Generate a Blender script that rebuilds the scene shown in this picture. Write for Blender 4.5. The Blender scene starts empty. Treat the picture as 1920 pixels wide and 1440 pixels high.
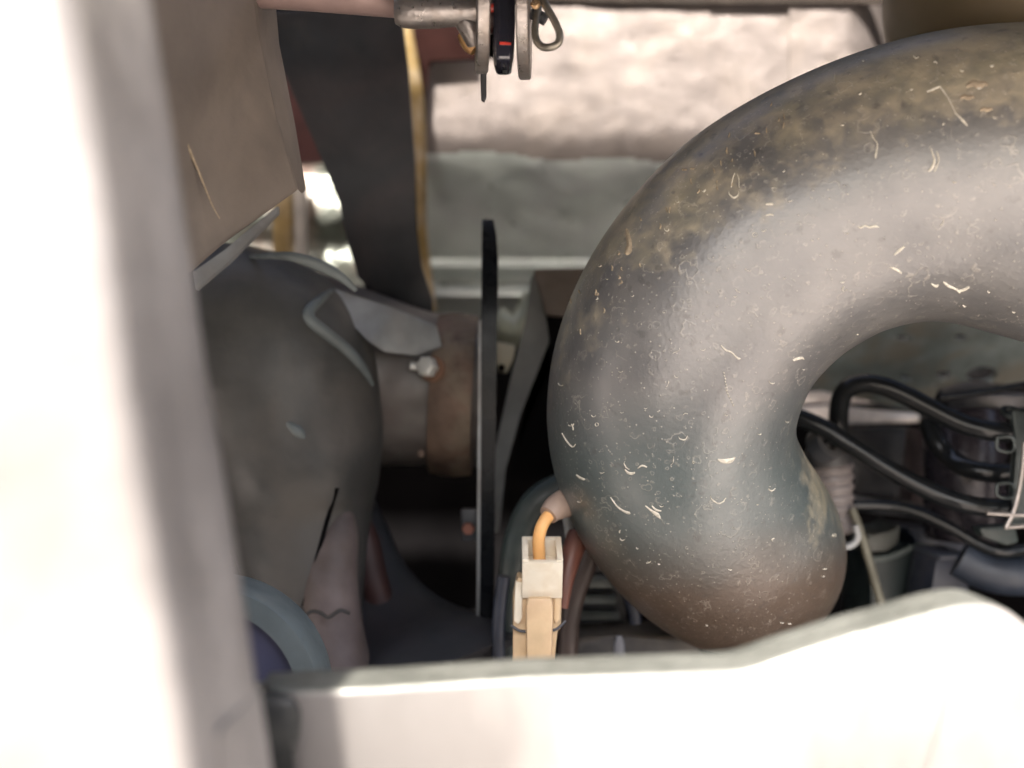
import bpy, bmesh, math, random
from mathutils import Vector, Matrix, noise
from mathutils.bvhtree import BVHTree
random.seed(7)
R = math.radians
sc = bpy.context.scene
# ---------------------------------------------------------------- camera
H = 1.10                                   # camera height above the ground
F = 32.0 / 36.0 * 1920.0                   # focal length in photograph pixels
cam_d = bpy.data.cameras.new("camera"); cam = bpy.data.objects.new("camera", cam_d)
sc.collection.objects.link(cam); sc.camera = cam
cam_d.lens = 32; cam_d.sensor_width = 36; cam_d.clip_start = 0.01; cam_d.clip_end = 500
cam.location = (0, 0, H); cam.rotation_euler = (R(90), 0, 0)
cam_d.dof.use_dof = True; cam_d.dof.focus_distance = 0.33; cam_d.dof.aperture_fstop = 5.6
# ---------------------------------------------------------------- sky, sun, exposure
SUN_EL, SUN_AZ = R(50), R(-16)               # behind the camera, a little to the right
w = bpy.data.worlds.new("World"); sc.world = w; w.use_nodes = True
nt = w.node_tree; nt.nodes.clear()
sky = nt.nodes.new("ShaderNodeTexSky"); sky.sky_type = 'NISHITA'; sky.sun_disc = False
sky.sun_elevation = SUN_EL; sky.sun_rotation = math.pi - SUN_AZ
sky.air_density = 1.0; sky.dust_density = 4.0; sky.ozone_density = 0.6
bg = nt.nodes.new("ShaderNodeBackground"); bg.inputs[1].default_value = 0.10
wo = nt.nodes.new("ShaderNodeOutputWorld")
nt.links.new(sky.outputs[0], bg.inputs[0]); nt.links.new(bg.outputs[0], wo.inputs[0])
sd = bpy.data.lights.new("sun", 'SUN'); sd.energy = 3.5; sd.angle = R(2); sd.color = (1.0, 0.93, 0.84)
sun = bpy.data.objects.new("sun", sd); sc.collection.objects.link(sun)
tosun = Vector((math.sin(SUN_AZ) * math.cos(SUN_EL), -math.cos(SUN_AZ) * math.cos(SUN_EL), math.sin(SUN_EL)))
sun.rotation_euler = tosun.to_track_quat('Z', 'Y').to_euler(); sun.location = (0, -2, 3)
sc.view_settings.view_transform = 'Standard'; sc.view_settings.look = 'None'
sc.view_settings.gamma = 1; sc.view_settings.exposure = 2.5
# ---------------------------------------------------------------- helpers
def P(px, py, d):
    """point seen at photograph pixel (px,py) at distance d in front of the camera"""
    return Vector(((px - 960) / F * d, d, H - (py - 720) / F * d))
def tag(o, label=None, cat=None, group=None, kind=None):
    if label: o["label"] = label
    if cat: o["category"] = cat
    if group: o["group"] = group
    if kind: o["kind"] = kind
    return o
def empty(name, loc, label=None, cat=None, group=None):
    o = bpy.data.objects.new(name, None); sc.collection.objects.link(o); o.location = loc
    o.empty_display_size = 0.02
    return tag(o, label, cat, group)
def wloc(o):
    v = Vector((0, 0, 0))
    while o is not None:
        v = v + o.location; o = o.parent
    return v
def obj(name, bm, mat, parent=None, smooth=40, recalc=True):
    if recalc: bmesh.ops.recalc_face_normals(bm, faces=bm.faces[:])
    xs = [v.co for v in bm.verts]
    lo = Vector((min(c.x for c in xs), min(c.y for c in xs), min(c.z for c in xs)))
    hi = Vector((max(c.x for c in xs), max(c.y for c in xs), max(c.z for c in xs)))
    c = Vector(((lo.x + hi.x) / 2, (lo.y + hi.y) / 2, lo.z))
    for v in bm.verts: v.co -= c
    if smooth:
        for f in bm.faces: f.smooth = True
        for e in bm.edges:
            if len(e.link_faces) == 2 and e.calc_face_angle(0) > R(smooth): e.smooth = False
    me = bpy.data.meshes.new(name); bm.to_mesh(me); bm.free()
    me.materials.append(mat)
    o = bpy.data.objects.new(name, me); sc.collection.objects.link(o)
    if parent is not None: o.parent = parent; o.location = c - wloc(parent)
    else: o.location = c
    return o
def spline(pts, n):
    """Catmull-Rom through tuples of any length"""
    pts = [tuple(p) for p in pts]
    q = [tuple(2*a-b for a, b in zip(pts[0], pts[1]))] + pts + [tuple(2*a-b for a, b in zip(pts[-1], pts[-2]))]
    out = []
    for i in range(1, len(q)-2):
        for k in range(n):
            t = k/n; a, b, c, d = q[i-1], q[i], q[i+1], q[i+2]
            out.append(tuple(0.5*((2*b[j]) + (c[j]-a[j])*t + (2*a[j]-5*b[j]+4*c[j]-d[j])*t*t + (3*b[j]-a[j]-3*c[j]+d[j])*t**3) for j in range(len(b))))
    out.append(pts[-1]); return out
def tube_bm(pts, rad, seg=16, n=8, sq=(1, 1), cap=True, bm=None, rfun=None, up=None, smo=2):
    """pts: Vectors; rad: number or list"""
    if not isinstance(rad, (list, tuple)): rad = [rad]*len(pts)
    s = spline([(p.x, p.y, p.z, r) for p, r in zip(pts, rad)], n)
    for _ in range(smo):
        s = [s[0]] + [tuple((a+2*b+c)/4 for a, b, c in zip(s[i-1], s[i], s[i+1])) for i in range(1, len(s)-1)] + [s[-1]]
    C = [Vector(a[:3]) for a in s]; Rr = [a[3] for a in s]
    bm = bm or bmesh.new(); rings = []; nrm = None
    for i, c in enumerate(C):
        t = (C[min(i+1, len(C)-1)] - C[max(i-1, 0)]).normalized()
        if nrm is None:
            a = Vector(up) if up else (Vector((0, 0, 1)) if abs(t.z) < .9 else Vector((1, 0, 0)))
            nrm = (a - t*a.dot(t)).normalized()
        else: nrm = (nrm - t*nrm.dot(t)).normalized()
        b = t.cross(nrm); ring = []
        for k in range(seg):
            a = 2*math.pi*k/seg; r = Rr[i]
            if rfun: r *= rfun(i/len(C), a)
            ring.append(bm.verts.new(c + nrm*(math.cos(a)*r*sq[0]) + b*(math.sin(a)*r*sq[1])))
        rings.append(ring)
    for i in range(len(rings)-1):
        for k in range(seg):
            bm.faces.new((rings[i][k], rings[i][(k+1) % seg], rings[i+1][(k+1) % seg], rings[i+1][k]))
    if cap: bm.faces.new(rings[0][::-1]); bm.faces.new(rings[-1])
    return bm
def slab_bm(pts, th, bev=0.0, bm=None, seg=2, back=None):
    """polygon of (px,py,d) extruded away from the camera by th metres"""
    own = bm is None; bm = bm or bmesh.new(); b2 = bmesh.new()
    off = Vector(back) if back else Vector((0, th, 0))
    f = [b2.verts.new(P(*p)) for p in pts]; k = [b2.verts.new(P(*p) + off) for p in pts]
    b2.faces.new(f); b2.faces.new(k[::-1]); n = len(f)
    for i in range(n): b2.faces.new((f[i], k[i], k[(i+1) % n], f[(i+1) % n]))
    if bev: bmesh.ops.bevel(b2, geom=b2.edges[:], offset=bev, segments=seg, affect='EDGES', profile=0.6, clamp_overlap=True)
    bmesh.ops.triangulate(b2, faces=[x for x in b2.faces if len(x.verts) > 4])
    m = bpy.data.meshes.new("t"); b2.to_mesh(m); b2.free(); bm.from_mesh(m); bpy.data.meshes.remove(m)
    return bm
def box_bm(c, s, bev=0.0, rot=None, bm=None, seg=2, taper=None):
    bm = bm or bmesh.new(); b2 = bmesh.new()
    bmesh.ops.create_cube(b2, size=1)
    for v in b2.verts:
        v.co = Vector((v.co.x*s[0], v.co.y*s[1], v.co.z*s[2]))
        if taper and v.co.z > 0: v.co.x *= taper; v.co.y *= taper
    if bev: bmesh.ops.bevel(b2, geom=b2.edges[:], offset=bev, segments=seg, affect='EDGES', profile=0.6)
    M = Matrix.Translation(c) @ (rot.to_4x4() if rot else Matrix())
    b2.transform(M); m = bpy.data.meshes.new("t"); b2.to_mesh(m); b2.free(); bm.from_mesh(m); bpy.data.meshes.remove(m)
    return bm
def lathe_bm(prof, c, axis, seg=32, bm=None):
    """prof: closed ring of (radius, height) turned about axis"""
    bm = bm or bmesh.new(); M = Matrix.Translation(c) @ Vector(axis).to_track_quat('Z', 'Y').to_matrix().to_4x4()
    rings = []
    for k in range(seg):
        a = 2*math.pi*k/seg
        rings.append([bm.verts.new(M @ Vector((max(r, 1e-5)*math.cos(a), max(r, 1e-5)*math.sin(a), h))) for r, h in prof])
    n = len(prof)
    for k in range(seg):
        A, B = rings[k], rings[(k+1) % seg]
        for i in range(n): bm.faces.new((A[i], B[i], B[(i+1) % n], A[(i+1) % n]))
    bmesh.ops.remove_doubles(bm, verts=bm.verts[:], dist=2e-5)
    return bm
def rot(ax, deg): return Matrix.Rotation(R(deg), 3, ax)
# ---------------------------------------------------------------- materials
def mat(name, col, rough=0.5, metal=0.0, var=0.25, vscale=40, col2=None, c2amt=0.5, c2scale=15, bump=0.0, bscale=200,
        bump2=0.0, b2scale=12, rvar=0.12, coat=0.0, spec=0.5, dust=0.0, dustcol=(.22, .18, .13), stretch=None, weave=0.0, emit=None):
    m = bpy.data.materials.new(name); m.use_nodes = True; t = m.node_tree; L = t.links; N = t.nodes
    b = N["Principled BSDF"]
    tc = N.new("ShaderNodeTexCoord"); co = tc.outputs["Object"]
    if stretch:
        mp = N.new("ShaderNodeMapping"); mp.inputs["Scale"].default_value = stretch; L.new(co, mp.inputs[0]); co = mp.outputs[0]
    def nz(scale, detail=4, dist=0.0, c=co):
        n = N.new("ShaderNodeTexNoise"); n.inputs["Scale"].default_value = scale; n.inputs["Detail"].default_value = detail
        n.inputs["Distortion"].default_value = dist; L.new(c, n.inputs["Vector"]); return n.outputs["Fac"]
    def mix(fac, a, bb, bt='MIX'):
        x = N.new("ShaderNodeMix"); x.data_type = 'RGBA'; x.blend_type = bt
        if hasattr(fac, 'links'): L.new(fac, x.inputs[0])
        else: x.inputs[0].default_value = fac
        for v, k in ((a, 6), (bb, 7)):
            if hasattr(v, 'links'): L.new(v, x.inputs[k])
            else: x.inputs[k].default_value = (*v, 1)
        return x.outputs[2]
    def ramp(f, a, c):
        x = N.new("ShaderNodeMapRange"); x.inputs[1].default_value = a; x.inputs[2].default_value = c; L.new(f, x.inputs[0]); return x.outputs[0]
    c = mix(ramp(nz(vscale, 5), .3, .7), tuple(x*(1-var) for x in col), tuple(min(1, x*(1+var)) for x in col))
    if col2: 
        f = N.new("ShaderNodeMath"); f.operation = 'MULTIPLY'; f.inputs[1].default_value = c2amt
        L.new(ramp(nz(c2scale, 6, .4), .46, .62), f.inputs[0]); c = mix(f.outputs[0], c, col2)
    if dust:
        g = N.new("ShaderNodeNewGeometry"); s = N.new("ShaderNodeSeparateXYZ"); L.new(g.outputs["Normal"], s.inputs[0])
        a = N.new("ShaderNodeMath"); a.operation = 'MULTIPLY_ADD'; L.new(nz(60, 6, .5), a.inputs[0]); a.inputs[1].default_value = 1.2; L.new(s.outputs[2], a.inputs[2])
        f = N.new("ShaderNodeMath"); f.operation = 'MULTIPLY'; f.inputs[1].default_value = dust; L.new(ramp(a.outputs[0], .6, 1.4), f.inputs[0])
        c = mix(f.outputs[0], c, dustcol)
    L.new(c, b.inputs["Base Color"])
    rr = N.new("ShaderNodeMapRange"); rr.inputs[3].default_value = max(0.02, rough-rvar); rr.inputs[4].default_value = min(1, rough+rvar)
    rr.inputs[1].default_value = .3; rr.inputs[2].default_value = .7
    L.new(nz(vscale*1.7, 5), rr.inputs[0]); L.new(rr.outputs[0], b.inputs["Roughness"])
    b.inputs["Metallic"].default_value = metal; b.inputs["Specular IOR Level"].default_value = spec
    b.inputs["Coat Weight"].default_value = coat; b.inputs["Coat Roughness"].default_value = .04
    h = None
    for amt, scl in ((bump, bscale), (bump2, b2scale)):
        if amt:
            bp = N.new("ShaderNodeBump"); bp.inputs["Strength"].default_value = 1; bp.inputs["Distance"].default_value = amt
            L.new(nz(scl, 4), bp.inputs["Height"])
            if h: L.new(h, bp.inputs["Normal"])
            h = bp.outputs[0]
    if weave:
        wv = N.new("ShaderNodeTexWave"); wv.inputs["Scale"].default_value = 260; wv.inputs["Distortion"].default_value = 1.5
        wv.inputs["Detail Scale"].default_value = 3; wv.bands_direction = 'X'; L.new(co, wv.inputs[0])
        w2 = N.new("ShaderNodeTexWave"); w2.inputs["Scale"].default_value = 260; w2.inputs["Distortion"].default_value = 1.5; w2.bands_direction = 'Z'; L.new(co, w2.inputs[0])
        ad = N.new("ShaderNodeMath"); L.new(wv.outputs[1], ad.inputs[0]); L.new(w2.outputs[1], ad.inputs[1])
        bp = N.new("ShaderNodeBump"); bp.inputs["Distance"].default_value = weave; L.new(ad.outputs[0], bp.inputs["Height"])
        if h: L.new(h, bp.inputs["Normal"])
        h = bp.outputs[0]
    if h: L.new(h, b.inputs["Normal"])
    m["bsdf"] = b.name
    return m
ALU   = mat("aluminium", (.175, .163, .155), .48, .15, .12, 60, (.115, .106, .10), .8, 16, bump=.0003, bscale=90, bump2=.002, b2scale=14)
PLATE = mat("weathered_aluminium", (.19, .176, .168), .5, .15, .16, 90, (.100, .094, .09), .9, 14, bump=.0003, bscale=150, bump2=.002, b2scale=20, stretch=(1, 1, .45))
ALU2  = mat("cut_aluminium", (.20, .205, .185), .42, .6, .12, 300, (.13, .135, .12), .7, 60, bump=.0002, bscale=500)
ZINC  = mat("zinc_plate", (.36, .33, .31), .36, .75, .14, 200, (.26, .21, .17), .5, 80, bump=.0002, bscale=600)
FOIL  = mat("foil_shield", (.215, .186, .174), .42, .45, .1, 60, (.27, .23, .205), .5, 26, bump=.00012, bscale=200, bump2=.0004, b2scale=40, weave=.00014)
FOILG = mat("teal_reflection_foil", (.50, .545, .515), .38, .45, .08, 45, (.47, .48, .49), .4, 30, bump=.00012, bscale=160, bump2=.0005, b2scale=34, weave=.00006)  # teal reflection painted into the foil of the shield's lower half
CRINK = mat("crinkled_foil", (.20, .215, .19), .42, .6, .1, 60, (.42, .25, .22), .8, 12, bump=.0008, bscale=190, bump2=.006, b2scale=50)
BLACKP= mat("black_gloss_paint", (.007, .008, .009), .40, 0, .3, 60, coat=.5, rvar=.06, spec=.1, bump=.00005, bscale=500)
BARP  = mat("satin_black_paint", (.006, .007, .009), .28, 0, .3, 60, rvar=.05, spec=.16)
BLACKM= mat("black_matt_plastic", (.020, .021, .024), .55, 0, .35, 50, (.07, .065, .06), .5, 30, dust=.35, bump=.0002, bscale=300)
CHAR  = mat("charcoal_steel", (.034, .037, .042), .5, .1, .3, 30, (.09, .07, .07), .4, 18, dust=.2, bump=.0002, bscale=200)
DUCT  = mat("dusty_black_duct", (.050, .049, .046), .55, 0, .35, 28, (.095, .085, .074), .8, 20, dust=.35, dustcol=(.13, .125, .11), bump=.0006, bscale=90, bump2=.002, b2scale=16)
BROWN = mat("dusty_brown_panel", (.17, .145, .125), .6, .1, .3, 22, (.26, .22, .18), .7, 16, bump=.0003, bscale=180)
BEAM  = mat("dusty_pink_rail", (.36, .26, .24), .5, .3, .2, 40, (.2, .13, .11), .5, 30)
RUST  = mat("rusty_clamp", (.13, .085, .06), .65, .2, .4, 70, (.20, .16, .115), .7, 60, bump=.0005, bscale=300)
GREYP = mat("grey_metal", (.30, .31, .31), .5, .3, .2, 60, (.2, .17, .15), .5, 30, bump=.0003, bscale=250)
DSTEEL= mat("dark_bracket_steel", (.17, .20, .195), .5, .2, .3, 60, (.20, .17, .13), .6, 35, bump=.0003, bscale=250)
CREAM = mat("cream_plastic", (.66, .61, .47), .5, 0, .1, 60)
IVORY = mat("ivory_connector", (.72, .66, .54), .42, 0, .06, 90, (.60, .50, .36), .4, 120, spec=.4)
BEIGE = mat("aged_connector", (.60, .45, .28), .45, 0, .12, 120, (.50, .33, .20), .5, 90)
ORANGE= mat("orange_wire", (.85, .46, .17), .45, 0, .1, 120)
SLEEVE= mat("dusty_sleeve", (.34, .25, .20), .5, 0, .15, 120)
GOLD  = mat("golden_trim", (.36, .25, .10), .5, .3, .25, 80, (.55, .45, .33), .6, 50)
MAROON= mat("maroon_paint", (.10, .035, .03), .5, 0, .3, 60)
RED   = mat("red_paint", (.65, .06, .04), .35, 0, .15, 90, coat=.4)
BLUE  = mat("blue_violet_cap", (.075, .080, .135), .45, .1, .12, 40, (.10, .09, .15), .5, 20)
TEAL  = mat("teal_grey_rim", (.155, .185, .19), .45, .2, .15, 60)
PINK  = mat("dusty_pink_rubber", (.135, .105, .098), .6, 0, .3, 50, (.09, .065, .05), .7, 24, bump=.0006, bscale=120)
REDR  = mat("red_brown_rubber", (.22, .08, .05), .55, 0, .2, 60)
NAVY  = mat("navy_plastic", (.018, .024, .040), .5, 0, .3, 60, dust=.2)
TEALD = mat("dark_green_rubber", (.018, .028, .027), .5, 0, .3, 80, (.05, .055, .05), .4, 50)
OLIVE = mat("olive_canister", (.17, .125, .065), .6, 0, .12, 20, (.10, .10, .05), .5, 12)
DARKB = mat("dark_brown_paint", (.022, .017, .014), .7, 0, .3, 40, spec=.1)
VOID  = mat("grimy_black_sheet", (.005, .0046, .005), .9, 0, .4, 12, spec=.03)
BRASS = mat("brass_pin_end", (.75, .52, .30), .3, .9, .1, 200)
PINM  = mat("dull_pin_wire", (.27, .25, .21), .4, .8, .2, 300)
MUD   = mat("dried_mud", (.48, .45, .38), .8, 0, .25, 900, spec=.2)
MUDT  = mat("tan_mud", (.30, .245, .175), .85, 0, .25, 600, spec=.2)
BOUNCE = mat("pale_bounce_sheet", (.50, .47, .41), .6, 0, .15, 12)  # pale so the unseen ceiling and header bounce light onto the hose
CONC  = mat("concrete_ground", (.55, .49, .44), .9, 0, .2, 3, (.3, .27, .24), .5, .8)
# ---------------------------------------------------------------- rubber of the big hose
def hose_material():
    m = bpy.data.materials.new("dirty_hose_rubber"); m.use_nodes = True; t = m.node_tree; L = t.links; N = t.nodes
    b = N["Principled BSDF"]; tc = N.new("ShaderNodeTexCoord"); O = tc.outputs["Object"]
    def nz(scale, detail=5, dist=0.0, v=O):
        n = N.new("ShaderNodeTexNoise"); n.inputs["Scale"].default_value = scale; n.inputs["Detail"].default_value = detail
        n.inputs["Distortion"].default_value = dist; L.new(v, n.inputs["Vector"]); return n.outputs["Fac"]
    def mr(f, a, c, lo=0, hi=1):
        x = N.new("ShaderNodeMapRange"); x.inputs[1].default_value = a; x.inputs[2].default_value = c
        x.inputs[3].default_value = lo; x.inputs[4].default_value = hi; L.new(f, x.inputs[0]); return x.outputs[0]
    def ma(op, a, c, d=None):
        x = N.new("ShaderNodeMath"); x.operation = op
        for i, v in enumerate((a, c, d)):
            if v is None: continue
            if hasattr(v, 'links'): L.new(v, x.inputs[i])
            else: x.inputs[i].default_value = v
        return x.outputs[0]
    def mix(f, a, c):
        x = N.new("ShaderNodeMix"); x.data_type = 'RGBA'
        if hasattr(f, 'links'): L.new(f, x.inputs[0])
        else: x.inputs[0].default_value = f
        for v, k in ((a, 6), (c, 7)):
            if hasattr(v, 'links'): L.new(v, x.inputs[k])
            else: x.inputs[k].default_value = (*v, 1)
        return x.outputs[2]
    g = N.new("ShaderNodeNewGeometry"); s = N.new("ShaderNodeSeparateXYZ"); L.new(g.outputs["Normal"], s.inputs[0]); up = s.outputs[2]
    base = mix(mr(nz(45, 6), .35, .65), (.082, .082, .083), (.122, .119, .115))
    base = mix(mr(nz(150, 6, .6), .5, .7, 0, .35), base, (.11, .105, .10))
    so = N.new("ShaderNodeSeparateXYZ"); L.new(O, so.inputs[0])
    zz = ma('ADD', so.outputs[2], ma('MULTIPLY', ma('SUBTRACT', nz(16, 4, .3), .5), .035))
    base = mix(mr(zz, .155, .118, 0, .75), base, (.062, .086, .086))       # teal sky reflection painted low on the rubber
    base = mix(mr(zz, .098, .070, 0, .9), base, (.095, .064, .044))        # brown ground reflection painted on the lowest bend
    # dust settled on the upward sides, patchy edge
    e = ma('ADD', up, ma('MULTIPLY', ma('SUBTRACT', nz(26, 8, .8), .5), 1.3))
    e2 = ma('ADD', e, ma('MULTIPLY', ma('SUBTRACT', nz(180, 5, .5), .5), .8))
    dm = mr(e2, .18, .66, 0, .95)
    base = mix(dm, base, mix(mr(nz(90, 5), .4, .6), (.21, .19, .13), (.32, .275, .19)))
    # water marks: thin rings of two sizes
    def rings(scale, r, wd, amt, lo):
        v = N.new("ShaderNodeTexVoronoi"); v.inputs["Scale"].default_value = scale; L.new(O, v.inputs["Vector"])
        n2 = nz(scale*2.2, 3); dd = ma('ADD', v.outputs["Distance"], ma('MULTIPLY', ma('SUBTRACT', n2, .5), .75))
        a = ma('ABSOLUTE', ma('SUBTRACT', dd, r), 0); k = mr(a, 0, wd, 1, 0)
        sep = N.new("ShaderNodeSeparateColor"); L.new(v.outputs["Color"], sep.inputs[0])
        return ma('MULTIPLY', ma('MULTIPLY', k, mr(sep.outputs[0], lo, lo+.05)), ma('MULTIPLY', mr(nz(scale*.8, 2), .45, .6), amt))
    k1 = rings(190, .30, .07, .24, .5); k2 = rings(420, .26, .12, .26, .6); k3 = rings(95, .33, .035, .3, .6)
    kk = ma('MAXIMUM', ma('MAXIMUM', k1, k2), k3)
    # fine pale specks
    v = N.new("ShaderNodeTexVoronoi"); v.inputs["Scale"].default_value = 700; L.new(O, v.inputs["Vector"])
    sep = N.new("ShaderNodeSeparateColor"); L.new(v.outputs["Color"], sep.inputs[0])
    sp = ma('MULTIPLY', mr(v.outputs["Distance"], .12, .26, 1, 0), mr(sep.outputs[1], .80, .84))
    kk = ma('MAXIMUM', kk, ma('MULTIPLY', sp, .5))
    base = mix(kk, base, (.50, .46, .38))
    # dark pits
    pit = ma('MULTIPLY', mr(nz(240, 3, .2), .62, .72), .5); base = mix(pit, base, (.045, .042, .04))
    L.new(base, b.inputs["Base Color"])
    rg = mr(nz(60, 6), .3, .7, .33, .47); rg = ma('ADD', rg, ma('MULTIPLY', dm, .3)); L.new(rg, b.inputs["Roughness"])
    b.inputs["Specular IOR Level"].default_value = 1.0
    b.inputs["Coat Weight"].default_value = .35; b.inputs["Coat Roughness"].default_value = .3
    bp = N.new("ShaderNodeBump"); bp.inputs["Distance"].default_value = .00018; L.new(nz(500, 4), bp.inputs["Height"])
    bq = N.new("ShaderNodeBump"); bq.inputs["Distance"].default_value = .0006; L.new(nz(22, 3), bq.inputs["Height"]); L.new(bp.outputs[0], bq.inputs["Normal"])
    br = N.new("ShaderNodeBump"); br.inputs["Distance"].default_value = .0003; L.new(kk, br.inputs["Height"]); L.new(bq.outputs[0], br.inputs["Normal"])
    L.new(br.outputs[0], b.inputs["Normal"])
    return m
HOSE = hose_material()
# ================================================================ SETTING
def quad_box(name, lo, hi, m, label=None):
    o = obj(name, box_bm((Vector(lo)+Vector(hi))/2, Vector(hi)-Vector(lo)), m, smooth=0); o["kind"] = "structure"; return o
gb = bmesh.new(); bmesh.ops.create_grid(gb, x_segments=8, y_segments=8, size=60)
tag(obj("ground", gb, CONC, smooth=0), kind="structure")
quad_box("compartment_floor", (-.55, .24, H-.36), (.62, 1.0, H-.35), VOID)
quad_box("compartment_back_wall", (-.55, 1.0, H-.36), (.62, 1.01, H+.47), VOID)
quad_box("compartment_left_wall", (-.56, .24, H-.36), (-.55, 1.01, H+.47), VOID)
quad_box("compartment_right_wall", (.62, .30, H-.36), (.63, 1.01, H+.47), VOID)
quad_box("sun_gap_ceiling", (-.56, .2005, H+.42), (-.17, .44, H+.43), BOUNCE)  # unseen ceiling, its gap shaped so sun strikes the upper heat shield
quad_box("sun_gap_ceiling", (-.169, .2005, H+.42), (.63, .449, H+.43), BOUNCE)
quad_box("sun_gap_ceiling", (-.56, .535, H+.42), (.63, 1.0, H+.43), VOID)
quad_box("added_shade_header", (-.56, .19, H+.092), (.63, .20, H+.43), BOUNCE)  # unseen header added to keep direct sun off the hose
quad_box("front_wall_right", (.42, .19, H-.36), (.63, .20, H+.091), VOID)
# ================================================================ FRONT FRAME
def frame_post():
    sl = -.148                                      # lean: x grows as z falls
    prof = []                                        # (x offset from corner, y)
    prof += [(-.34, .130), (-.20, .1305), (-.10, .130), (-.05, .1295), (-.022, .130)]
    r = .0045
    for k in range(9):
        a = k/8*math.pi/2; prof.append((-r + r*math.sin(a), .130 + r - r*math.cos(a)))
    prof += [(0, .142), (-.0008, .147), (-.0004, .153), (.0002, .160), (0, .1665), (-.0015, .1685), (-.004, .169), (-.34, .169)]
    bm = bmesh.new(); rows = []
    nz_ = 60
    for i in range(nz_+1):
        z = -.34 + .68*i/nz_; cx = -.0552 + sl*z
        row = []
        for (x, y) in prof:
            q = Vector((cx+x, y, H+z)); d = noise.noise(q*14)*.0010 + noise.noise(q*45)*.0003
            row.append(bm.verts.new(q + Vector((d*.7, d, 0))))
        rows.append(row)
    n = len(prof)
    for i in range(nz_):
        for k in range(n): bm.faces.new((rows[i][k], rows[i][(k+1) % n], rows[i+1][(k+1) % n], rows[i+1][k]))
    bm.faces.new(rows[0][::-1]); bm.faces.new(rows[-1])
    t = empty("frame_post", (-.0552+.059, .15, H-.34), "sunlit white aluminium corner post leaning along the left edge of the opening", "post")
    t.location = (-.1, .15, H-.34)
    obj("post_body", bm, ALU, t)
    # lower overlapping flange on the side face
    b = bmesh.new(); vs = []
    for z in (-.0557, -.20):
        for y in (.1445, .1675):
            for dx in (.0005, -.0004): vs.append(b.verts.new(Vector((-.0552+sl*z+dx, y, H+z))))
    for f in ((0, 2, 6, 4), (1, 5, 7, 3), (0, 1, 3, 2), (4, 6, 7, 5), (0, 4, 5, 1), (2, 3, 7, 6)): b.faces.new([vs[i] for i in f])
    obj("lower_flange", b, ALU, t)
frame_post()

def cross_panel():
    t = empty("cross_panel", Vector((.03, .207, H-.30)), "thick silver aluminium panel edge across the bottom, rising to a hump at right", "panel")
    ft = [(575, 1297), (700, 1290), (840, 1281), (980, 1272), (1180, 1265), (1290, 1262), (1380, 1257), (1425, 1248), (1480, 1230), (1600, 1190), (1700, 1163),
          (1770, 1143), (1830, 1132), (1875, 1138), (1915, 1162), (1960, 1205), (2000, 1290), (2020, 1420), (2030, 1600)]
    s = spline(ft, 7); D = .20
    cols = []
    x0 = (575-960)/F*D; r = .012
    for k in range(9):                               # rounded left end
        a = k/8*math.pi/2; cols.append((x0 - r*math.cos(a), D + r - r*math.sin(a), -(1297-720)/F*D - .0006*(1-k/8)))
    for (px, py) in s[1:]: cols.append(((px-960)/F*D, D, -(py-720)/F*D))
    bm = bmesh.new(); rows = []; e = .0009
    for (x, y, z) in cols:
        dz = noise.noise(Vector((x*90, 0, 3)))*.0003
        z += dz; yb = .2157; mid = .2075 if y < .207 else (y+yb)/2
        prof = [(y+.0006, -.31)] + [(y + noise.noise(Vector((x*22, q*22, 5)))*.0012, q) for q in (-.25, -.20, -.16, -.145, -.13, -.122, -.114, -.106, -.10, -.094, -.088, -.082) if q < z-.006] 
        while len(prof) < 13: prof.append((y, z-.006+.0003*len(prof)))
        prof += [(y, z-e*1.6), (y+e*.35, z-e*.5), (y+e*1.3, z), (mid-.0016, z+.0001), (mid, z-.00035), (mid+.0016, z+.0001), (yb-e, z), (yb, z-e), (yb, z-.02), (yb-.002, -.31)]
        rows.append([bm.verts.new(Vector((x, yy, H+zz))) for yy, zz in prof])
    n = len(rows[0])
    for i in range(len(rows)-1):
        for k in range(n): bm.faces.new((rows[i][k], rows[i+1][k], rows[i+1][(k+1) % n], rows[i][(k+1) % n]))
    bm.faces.new(rows[0]); bm.faces.new(rows[-1][::-1])
    bmesh.ops.triangulate(bm, faces=[f for f in bm.faces if len(f.verts) > 4])
    o = obj("panel_plate", bm, PLATE, t, smooth=50)
    # top lip left of the bend, carried to the post
    b = slab_bm([(440, 1304, .206), (560, 1299, .206), (560, 1312, .206), (440, 1318, .206)], .0098, .0006)
    obj("end_lip", b, ALU2, t)
    obj("seam_strip", tube_bm([P(1775, 1296, .1997), P(1765, 1360, .1997), P(1738, 1450, .1997), P(1715, 1560, .1997)], .00035, 6), ALU, t)
    return o
plate = cross_panel()
plate.data.materials.append(ALU2)
for p in plate.data.polygons:
    if p.normal.z > .55: p.material_index = 1
gm = slab_bm([(440, 1310, .1990), (525, 1305, .1990), (550, 1312, .1985), (562, 1340, .1980), (558, 1390, .1980), (540, 1440, .1985), (520, 1600, .2), (440, 1600, .2)], .006, .0022)  # dark slab put in for the shaded hollow beside the bend
tag(obj("corner_hollow_shade", gm, mat("dark_hollow", (.012, .013, .013), .5, 0, .4, 120, (.05, .05, .045), .5, 90, bump=.0006, bscale=150)), "dark slab for the shaded hollow in the corner between the left post and the bottom panel", "hollow")
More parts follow.
